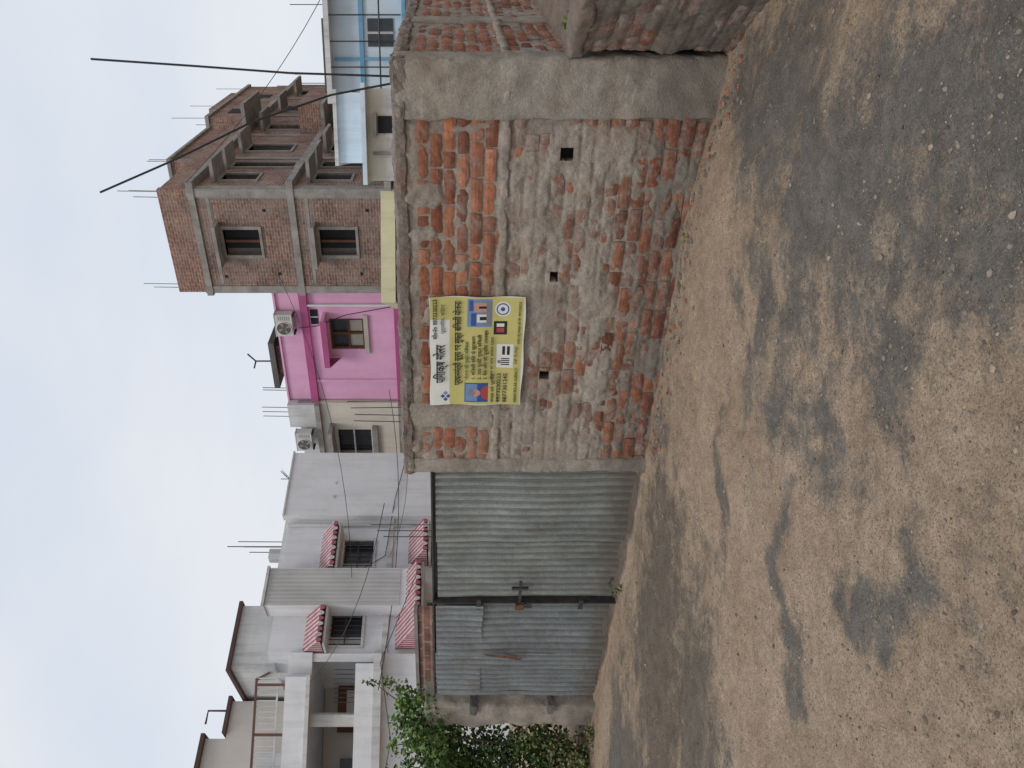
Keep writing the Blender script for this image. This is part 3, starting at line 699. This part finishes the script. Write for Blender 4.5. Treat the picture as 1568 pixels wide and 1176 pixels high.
# ------------------------------------------------------------------ cream house
CH=B('cream_house',5.75,22,-34.8)
cr=M['cream']; wh=M['white']; w2=M['white2']
wall_open(CH,'walls',cr,-12.5,-7.9,3.4,6.2,.25,[(-10.3,-9.1,4.4,5.7)],y=.1)
CH.box('walls',cr,-12.5,-7.9,.1,7,-.2,3.2); CH.box('bands',M['conc'],-12.5,-7.88,-.1,.4,3.2,3.4); CH.box('bands',M['conc'],-12.5,-7.88,-.1,.4,6.2,6.38)
CH.box('parapet',w2,-12.5,-7.9,.1,.3,6.38,7.0); CH.box('parapet',w2,-8.9,-7.9,-.02,.5,6.38,7.35)
CH.box('walls',cr,-8.1,-7.9,.4,7,3.4,7.0); CH.box('inside',M['glass'],-12.3,-8.2,.4,.5,3.5,6.1)
CH.box('sunshade',M['conc'],-10.6,-8.8,-.55,.099,5.78,5.92)
for k in range(9): CH.tube('window_bars',M['steel'],[(-10.25+k*.14,.15,4.4),(-10.25+k*.14,.15,5.7)],.014,5)
for z in (4.4,5.05,5.66): CH.box('window_frame',w2,-10.3,-9.1,.12,.2,z,z+.05)
CH.box('window_frame',M['conc'],-10.5,-8.9,-.02,.098,4.2,4.39)
CH.box('roof_slab',M['conc'],-12.4,-8,.35,7,6.2,6.36)
for x in (-8.1,-8.3,-8.5): CH.tube('rebar',M['steel'],[(x,.1,7.3),(x+.02,.1,8.3)],.013,5)
CH.done()
x,y=wl(FRR,-9.3,-.4); ac('air_conditioner_unit.001',x,y,6.55,-34.8)

# ------------------------------------------------------------------ white house with awnings
AH=B('white_awning_house',-4.03,22,42.27)
AH.box('blank_wall',wh,.0,2.3,-.25,8,-.2,6.42); 
wall_open(AH,'walls',wh,-4.0,-.001,3.3,6.3,.25,[(-3.8,-2.9,3.9,4.75),(-1.65,-.7,3.75,4.6)])
wall_open(AH,'walls',wh,-4.0,-.001,-.2,3.3,.25,[(-3.5,-2.6,1.0,2.2),(-1.5,-.7,1.0,2.1)])
AH.box('side_wall',wh,-4.0,-3.8,.25,8,-.2,6.3); AH.box('roof',M['conc'],-3.8,2.2,.25,7.9,6.1,6.25)
AH.box('inside',M['glass'],-3.7,-.1,.3,.4,-.1,6.05)
AH.box('trim',w2,-4.05,-.0,-.08,-.001,3.2,3.35); AH.box('trim',w2,.0,2.35,-.28,.0,6.42,6.47)
for (a,c,d,e) in [(-3.8,-2.9,3.9,4.75),(-1.65,-.7,3.75,4.6),(-3.5,-2.6,1.0,2.2),(-1.5,-.7,1.0,2.1)]:
    AH.box('window_frames',w2,a-.06,a,-.04,.2,d,e); AH.box('window_frames',w2,c,c+.06,-.04,.2,d,e); AH.box('window_frames',w2,a-.06,c+.06,-.06,.2,d-.07,d-.001)
    n=7
    for k in range(n): AH.tube('window_bars',M['steel'],[(a+(c-a)*(k+.5)/n,.05,d),(a+(c-a)*(k+.5)/n,.05,e)],.014,4)
    AH.box('window_bars',M['steel'],a,c,.03,.06,(d+e)/2,(d+e)/2+.03)
    AH.box('curtains',M['white2'],a+.05,a+(c-a)*.35,.2,.22,d,e)
n=28
AH.box('enclosed_balcony',wh,-2.98,-1.9,-.62,-.002,2.7,6.45)
for k in range(n):
    xx=-2.98+1.08*k/n; AH.box('ribbed_sheet',M['whitesheet'],xx,xx+.022,-.65,-.621,2.9,6.42)
AH.box('trim',w2,-3.02,-1.86,-.7,-.002,6.45,6.52); AH.box('trim',w2,-3.05,-1.84,-.75,-.002,2.6,2.7)
for k in range(10): AH.box('ribbed_side',M['whitesheet'],-1.9,-1.875,-.6+k*.06,-.58+k*.06,2.9,6.42)
def awning(b,a,c,zt,zb,out,part='awnings'):
    n=int((c-a)/.14); mat=M['awning']
    b.poly(part,mat,[(a,-out,zb),(c,-out,zb),(c,-.001,zt),(a,-.001,zt)],[(a,0),(c,0),(c,1),(a,1)])
    for k in range(n):
        p=a+(c-a)*k/n; q=a+(c-a)*(k+1)/n; m=(p+q)/2
        b.poly(part,mat,[(p,-out,zb),(p+.03,-out-.001,zb-.1),(m,-out-.001,zb-.13),(q-.03,-out-.001,zb-.1),(q,-out,zb)],[(.01,0)]*5 if k%2 else [(.08,0)]*5)
    for x in (a,c): b.poly(part,mat,[(x,-out,zb),(x,-out,zb-.1),(x,0,zb-.1),(x,0,zt)],[(0,0),(0,0),(out,0),(out,0)])
    b.box('awning_ledges',M['white2'],a-.03,c+.03,-out*.85,-.003,zb-.2,zb-.14)
awning(AH,-1.83,-.45,5.25,4.85,.7); awning(AH,-4.0,-2.99,5.4,4.95,.7)
awning(AH,-1.5,-.5,2.75,2.3,.9); awning(AH,-3.9,-2.0,3.0,2.45,1.3)
AH.tube('drain_pipe',w2,[(-.2,-.06,6.3),(-.2,-.06,2.6)],.05); AH.tube('cable',M['rod'],[(-1.8,-.05,4.3),(-1.2,-.06,3.4),(.5,-.3,3.2),(2.2,-.3,2.9)],.012,4)
AH.box('roof_room',w2,-4.15,-2.4,.6,4,6.2,7.35); AH.box('roof_room',M['brown'],-4.25,-2.3,.5,4.1,7.35,7.45)
AH.box('water_pipe',w2,-.9,-.6,.6,.9,6.2,6.9); AH.box('parapet',wh,-2.3,.0,.02,.2,6.3,6.42)
AH.tube('antenna_mast',M['steel'],[(-.3,1,6.3),(-.3,1,8.3)],.015)
for k in range(3): AH.tube('antenna_mast',M['steel'],[(-.5+.18*k,1,6.3),(-.49+.18*k,1,7.6+.2*k)],.013,4)
AH.tube('antenna_mast',M['steel'],[(1.7,.6,6.45),(2.2,.6,7.0)],.012,4); AH.tube('antenna_mast',M['steel'],[(1.9,.6,6.45),(1.9,.6,6.95)],.012,4)
for k in range(4): AH.tube('antenna_mast',M['steel'],[(1.8+.07*k,.6,6.62+.07*k),(1.95+.07*k,.45,6.72+.07*k)],.008,4)
for (x,y_) in ((.6,-.27),(1.1,-.27)): AH.box('air_vents',w2,x,x+.1,y_,y_+.019,5.0,5.06)
AH.done()

# ------------------------------------------------------------------ left balcony house
LH=B('white_balcony_house',-6.9,19.2,15)
be,br,rr=M['beige'],M['brown'],M['redrail']
F2=FR(-6.9,19.2,15).inverted()@FR(-4.03,22,42.27)
LH.box('ground_floor',wh,-9,-.05,.0,7,-.2,3.3)
LH.box('floor_slab',w2,-9,.0,-.35,.3,3.3,3.5)
LH.box('upper_back_wall',be,-9,-.05,2.3,7,3.5,5.1)
LH.box('side_wall',wh,-.25,-.05,.0,2.3,3.5,5.1)
LH.box('roof_fascia',wh,-9,-.55,-.55,3,5.12,5.66); LH.box('roof_fascia',w2,-9,-.5,-.6,-.55,5.04,5.14); LH.box('roof_fascia',wh,-.55,-.02,-.05,3,5.1,5.7)
for x in (-1.6,-4.4): LH.box('pillars',w2,x-.14,x+.14,-.3,-.0,3.5,5.12)
LH.box('balcony_parapet',wh,-9,-.26,-.34,-.22,3.501,3.95)
LH.box('wooden_arch',M['wood'],-2.3,-1.0,2.1,2.29,3.5,4.7); LH.box('wooden_arch',be,-2.1,-1.2,2.08,2.099,3.5,4.45)
LH.box('door',M['glass'],-3.9,-3.0,2.2,2.29,3.5,4.6); LH.box('window',M['glass'],-.9,-.4,2.25,2.29,4.0,4.7)
for k in range(8): LH.tube('grille',M['steel'],[(-1.2+k*.11,-.1,3.95),(-1.2+k*.11,-.1,4.5)],.012,4)
for x in np.arange(-8.8,-.6,1.15):
    LH.box('railing',rr,x-.03,x+.03,-.45,-.39,5.67,6.4)
LH.box('railing',rr,-9,-.6,-.45,-.39,6.38,6.43); LH.box('railing',w2,-9,-.6,-.44,-.4,5.85,5.89)
for x in np.arange(-8.8,-.6,.13): LH.box('railing',w2,x,x+.025,-.43,-.41,5.87,6.38)
LH.box('railing',rr,-.66,-.6,-.39,2.5,6.38,6.43)
for y in np.arange(-.3,2.5,.3): LH.box('railing',w2,-.65,-.61,y,y+.03,5.67,6.38)
LH.box('roof_room',be,-14,-5.3,2.6,9,5.5,8.25,F2); LH.box('roof_room',br,-14.1,-5.2,2.45,9.1,8.25,8.36,F2)
LH.box('roof_room',be,-5.3,-4.3,2.6,9,5.5,7.7,F2); LH.box('roof_room',br,-5.19,-4.2,2.45,9.1,7.7,7.8,F2)
LH.box('roof_room',M['glass'],-7.6,-6.8,2.57,2.599,6.0,7.0,F2); LH.box('roof_room',wh,-7.7,-6.7,2.3,2.6,7.02,7.1,F2)
for k in range(6): LH.tube('grille',w2,[(-7.52+k*.13,2.55,6.0),(-7.52+k*.13,2.55,7.0)],.014,4,F=F2)
LH.box('roof_room',w2,-7.9,-5.9,1.6,2.59,5.5,6.5,F2)
for (x,z) in ((-4.6,6.95),(-6.9,7.5)):
    LH.tube('roof_bracket',br,[(x,2.5,z+.8),(x,2.5,z+1.35),(x-.35,2.5,z+1.35)],.03,5,F=F2)
LH.tube('cables',M['rod'],[(-4,-.6,3.4),(-2,-.7,3.0),(-.2,-.6,3.3),(2,-.5,2.4)],.012,4)
LH.done()

# ------------------------------------------------------------------ right side small houses
SH=B('small_cream_house',1.35,12.0,-4)
SH.box('walls',M['conc_dark'],0.02,1.65,.05,3,-.1,2.38); SH.box('roof_edge',M['yellow'],-.04,1.72,-.08,3.1,2.45,2.68); SH.box('roof_edge',M['conc_dark'],-.0,1.7,-.04,3.0,2.38,2.449)
SH.box('windows',M['glass'],.3,1.0,.03,.049,1.2,2.0); SH.box('windows',M['cream'],.25,1.05,.0,.045,1.1,1.19)
SH.done()
RH=B('white_plaster_house',3.82,14.0,-18)
RH.box('walls',w2,0,1.62,0,4,-.1,2.75); RH.box('upper',M['cream'],.0,1.62,.01,3.5,2.75,3.1); RH.box('upper',M['bluewhite'],-.06,1.7,-.25,3.6,3.1,3.18)
RH.box('window',M['dark'],.85,1.15,-.02,.05,2.6,2.9); RH.box('window',M['conc'],.8,1.2,-.12,-.001,2.92,2.98)
RH.box('upper',M['bluewhite'],.3,1.6,.8,3.4,3.18,3.75); RH.box('upper',w2,.25,1.65,.7,3.5,3.75,3.82)
RH.box('steps',M['cream'],0,1.62,-.12,-.001,1.9,2.0); 
RH.tube('drain_pipe',M['conc'],[(.5,-.05,3.0),(.5,-.05,1.0)],.03); RH.done()
BW=B('blue_white_house',6.95,18,-22)
bw=M['bluewhite']
BW.box('walls',bw,0,6,0,6,-.1,4.35); BW.box('roof_slab',w2,-.15,6,-.4,6,4.35,4.47); BW.box('trim',M['blue'],-.02,6,-.06,-.001,3.6,3.7); BW.box('trim',M['blue'],-.02,6,-.3,-.001,2.6,2.68)
for x in (.8,2.2,3.8): BW.box('trim',M['blue'],x,x+.07,-.05,-.002,2.7,4.3); BW.box('windows',M['glass'],x+.3,x+.9,-.03,-.003,2.9,3.5); BW.box('windows',w2,x+.57,x+.62,-.05,-.031,2.9,3.5)
for x in np.arange(.1,5,.55): BW.tube('railing',M['steel'],[(x,-.35,2.7),(x,-.35,4.35)],.016,5)
BW.tube('railing',M['steel'],[(0,-.35,3.2),(5,-.35,3.2)],.02,5)
for x in (.3,.5,2.0,2.2): BW.tube('rebar',M['steel'],[(x,.1,4.4),(x,.1,5.3)],.012,4)
BW.done()
GH=B('grey_slab_house',11.6,30,-22)
GH.box('walls',w2,0,2.6,0,6,-.1,6.2); GH.box('roof',cd,-.3,2.8,-.4,6,6.2,6.5); GH.box('windows',M['dark'],.5,1.4,-.03,-.001,4.6,5.6); GH.box('windows',M['conc'],.4,1.5,-.3,-.002,5.62,5.7); GH.done()

# ------------------------------------------------------------------ plants
t=NT('leaf_green'); at=t.attr('Col'); c=t.mix(.5,at.outputs['Color'],t.ramp(t.noise(t.coord(),20,3),[(.3,(.6,.6,.6)),(.7,(1.3,1.3,1.2))]),'MULTIPLY')
M['leaf']=t.fin(c,.6)
def leaves(name,clumps,base,stems=()):
    b=B(name); vs=[];fs=[];cs=[]
    for (cx,cy,cz,rx,ry,rz,n,size,br_) in clumps:
        sub=[(cx+random.gauss(0,.55)*rx,cy+random.gauss(0,.5)*ry,cz+random.gauss(0,.55)*rz,random.uniform(.5,1.25)) for _ in range(max(3,n//45))]
        for _ in range(n):
            s=random.choice(sub); d=.24
            p=Vector((s[0]+random.gauss(0,d)*rx,s[1]+random.gauss(0,d)*ry,s[2]+random.gauss(0,d)*rz))
            if p.z<.02: p.z=abs(p.z)+.03
            u=Vector((random.gauss(0,1),random.gauss(0,1),random.gauss(-.2,.6))).normalized(); w=u.orthogonal(); w.rotate(Matrix.Rotation(random.random()*6.28,3,u)) 
            L=size*random.uniform(.6,1.3); wd=L*.32; nrm=u.cross(w)*L*.1; k=len(vs)
            vs+= [p,p+u*L*.45+w*wd+nrm,p+u*L,p+u*L*.45-w*wd+nrm]; fs+=[(k,k+1,k+2),(k,k+2,k+3)]
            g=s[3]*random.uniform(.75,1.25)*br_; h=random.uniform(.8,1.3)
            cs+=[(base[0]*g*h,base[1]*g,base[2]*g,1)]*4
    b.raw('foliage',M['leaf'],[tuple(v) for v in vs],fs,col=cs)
    for s in stems: b.tube('stems',M['stem'],s[0],s[1],5)
    b.done(); return b
def twig(x,y,z,dx,dy,dz,r=.012):
    return ([(x,y,z),(x+dx*.4,y+dy*.5,z+dz*.5),(x+dx,y+dy,z+dz)],[r,r*.7,r*.3])
leaves('leafy_climbing_bush',[
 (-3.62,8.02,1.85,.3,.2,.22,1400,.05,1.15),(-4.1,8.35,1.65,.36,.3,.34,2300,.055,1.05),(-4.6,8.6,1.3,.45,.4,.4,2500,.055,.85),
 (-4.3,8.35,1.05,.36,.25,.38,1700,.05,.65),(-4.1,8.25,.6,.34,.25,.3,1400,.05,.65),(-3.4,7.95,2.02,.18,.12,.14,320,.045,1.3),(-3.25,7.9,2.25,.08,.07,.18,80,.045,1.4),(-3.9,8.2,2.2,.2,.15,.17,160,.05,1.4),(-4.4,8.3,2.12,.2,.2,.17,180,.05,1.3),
 (-4.9,8.9,1.6,.3,.3,.3,600,.055,1.2)],(.085,.15,.04),
 [twig(-4.1,8.3,0,.3,-.1,2.1,.02),twig(-4.3,8.3,0,-.1,.1,1.8,.02),twig(-4.6,8.5,0,-.3,.1,1.5,.02),twig(-3.7,8.1,1.7,.45,-.1,.65),twig(-3.9,8.2,1.6,-.1,0,.7),twig(-4.3,8.3,1.5,-.15,0,.7)])
leaves('roadside_weeds',[(-4.5,8.35,.35,.4,.35,.3,2400,.045,.95),(-5.1,8.7,.5,.4,.4,.35,1500,.05,.85),(-4.2,8.0,.13,.3,.2,.1,1000,.035,1.2),(-4.9,8.2,.2,.4,.3,.15,900,.045,1.1),(-4.0,8.15,.45,.2,.2,.3,700,.045,.9),(-3.7,7.85,.12,.2,.08,.05,200,.03,1.2)],(.14,.155,.065),
 [twig(-4.5,8.4,0,.1,0,.6),twig(-5,8.5,0,-.1,0,.8)])
leaves('grass_tufts',[(-1.95,6.84,.06,.1,.04,.04,50,.03,1.1),(1.0,4.95,.0,.08,.03,.02,20,.02,1.2),(-.55,3.9,.01,.07,.06,.008,14,.012,1.6)],(.1,.15,.04))
leaves('ledge_weeds',[(2.3,4.72,.86,.06,.06,.03,40,.03,1.2),(2.6,4.75,.87,.08,.1,.04,60,.035,1.1)],(.13,.2,.04))

UW=B('overhead_wires')
def sag(a,b,s,n=12): 
    a=Vector(a);b=Vector(b); return [tuple(a.lerp(b,i/n)-Vector((0,0,s*4*(i/n)*(1-i/n)))) for i in range(n+1)]
UW.tube('wire',M['rod'],sag((-7.4,18.0,3.3),(-.2,25,3.6),.4),.012,4)
UW.tube('wire',M['rod'],sag((-5.2,20,4.2),(3.4,23.2,6.9),.5),.010,4)
UW.tube('wire',M['rod'],sag((5.9,21.8,9.3),(9.5,18,4.6),.3),.009,4)
UW.tube('wire',M['rod'],sag((-7.3,18.2,5.0),(-1.3,8.1,2.3),.25),.006,4)
UW.tube('wire',M['rod'],sag((-1.9,8.2,2.25),(-.6,6.3,1.95),.06),.003,4)
UW.done()

# ------------------------------------------------------------------ world, sun, camera
w=bpy.data.worlds.new('World'); scene.world=w; w.use_nodes=True; nt=w.node_tree; bg=nt.nodes['Background']
sky=nt.nodes.new('ShaderNodeTexSky'); sky.sky_type='NISHITA'; sky.sun_disc=False
el,az=R(58),R(200)
sky.sun_elevation=el; sky.sun_rotation=az; sky.dust_density=3; sky.air_density=1.2
tc=nt.nodes.new('ShaderNodeTexCoord'); mp=nt.nodes.new('ShaderNodeMapping'); mp.inputs['Scale'].default_value=(1,1,2.2)
nt.links.new(tc.outputs['Generated'],mp.inputs[0])
no=nt.nodes.new('ShaderNodeTexNoise'); no.inputs['Scale'].default_value=1.8; no.inputs['Detail'].default_value=5; no.inputs['Roughness'].default_value=.5
nt.links.new(mp.outputs[0],no.inputs['Vector'])
cr_=nt.nodes.new('ShaderNodeValToRGB'); cr_.color_ramp.elements[0].position=.32; cr_.color_ramp.elements[0].color=(.61,.69,.80,1); cr_.color_ramp.elements[1].position=.7; cr_.color_ramp.elements[1].color=(.78,.80,.84,1)
nt.links.new(no.outputs['Fac'],cr_.inputs[0])
sc_=nt.nodes.new('ShaderNodeMix'); sc_.data_type='RGBA'; sc_.blend_type='MULTIPLY'; sc_.inputs[0].default_value=1
nt.links.new(cr_.outputs[0],sc_.inputs[6]); sc_.inputs[7].default_value=(11,11,11,1)
mx=nt.nodes.new('ShaderNodeMix'); mx.data_type='RGBA'; mx.inputs[0].default_value=.9
nt.links.new(sky.outputs[0],mx.inputs[6]); nt.links.new(sc_.outputs[2],mx.inputs[7]); nt.links.new(mx.outputs[2],bg.inputs[0]); bg.inputs[1].default_value=.1
sl=bpy.data.lights.new('sun','SUN'); sl.energy=1.3; sl.angle=R(20); sl.color=(1,.95,.88)
so=bpy.data.objects.new('sun',sl); scene.collection.objects.link(so)
sd=Vector((math.sin(az)*math.cos(el),math.cos(az)*math.cos(el),math.sin(el)))
so.rotation_euler=sd.to_track_quat('Z','Y').to_euler()
cam=bpy.data.cameras.new('camera'); co=bpy.data.objects.new('camera',cam); scene.collection.objects.link(co)
cam.sensor_width=36; cam.lens=26.17; cam.shift_x=.0619; cam.clip_end=3000; cam.clip_start=.05
m=Matrix(((0,1,0),(0,0,-1),(-1,0,0)))
co.matrix_world=Matrix.Translation((0,0,1.6))@m.to_4x4()
scene.camera=co
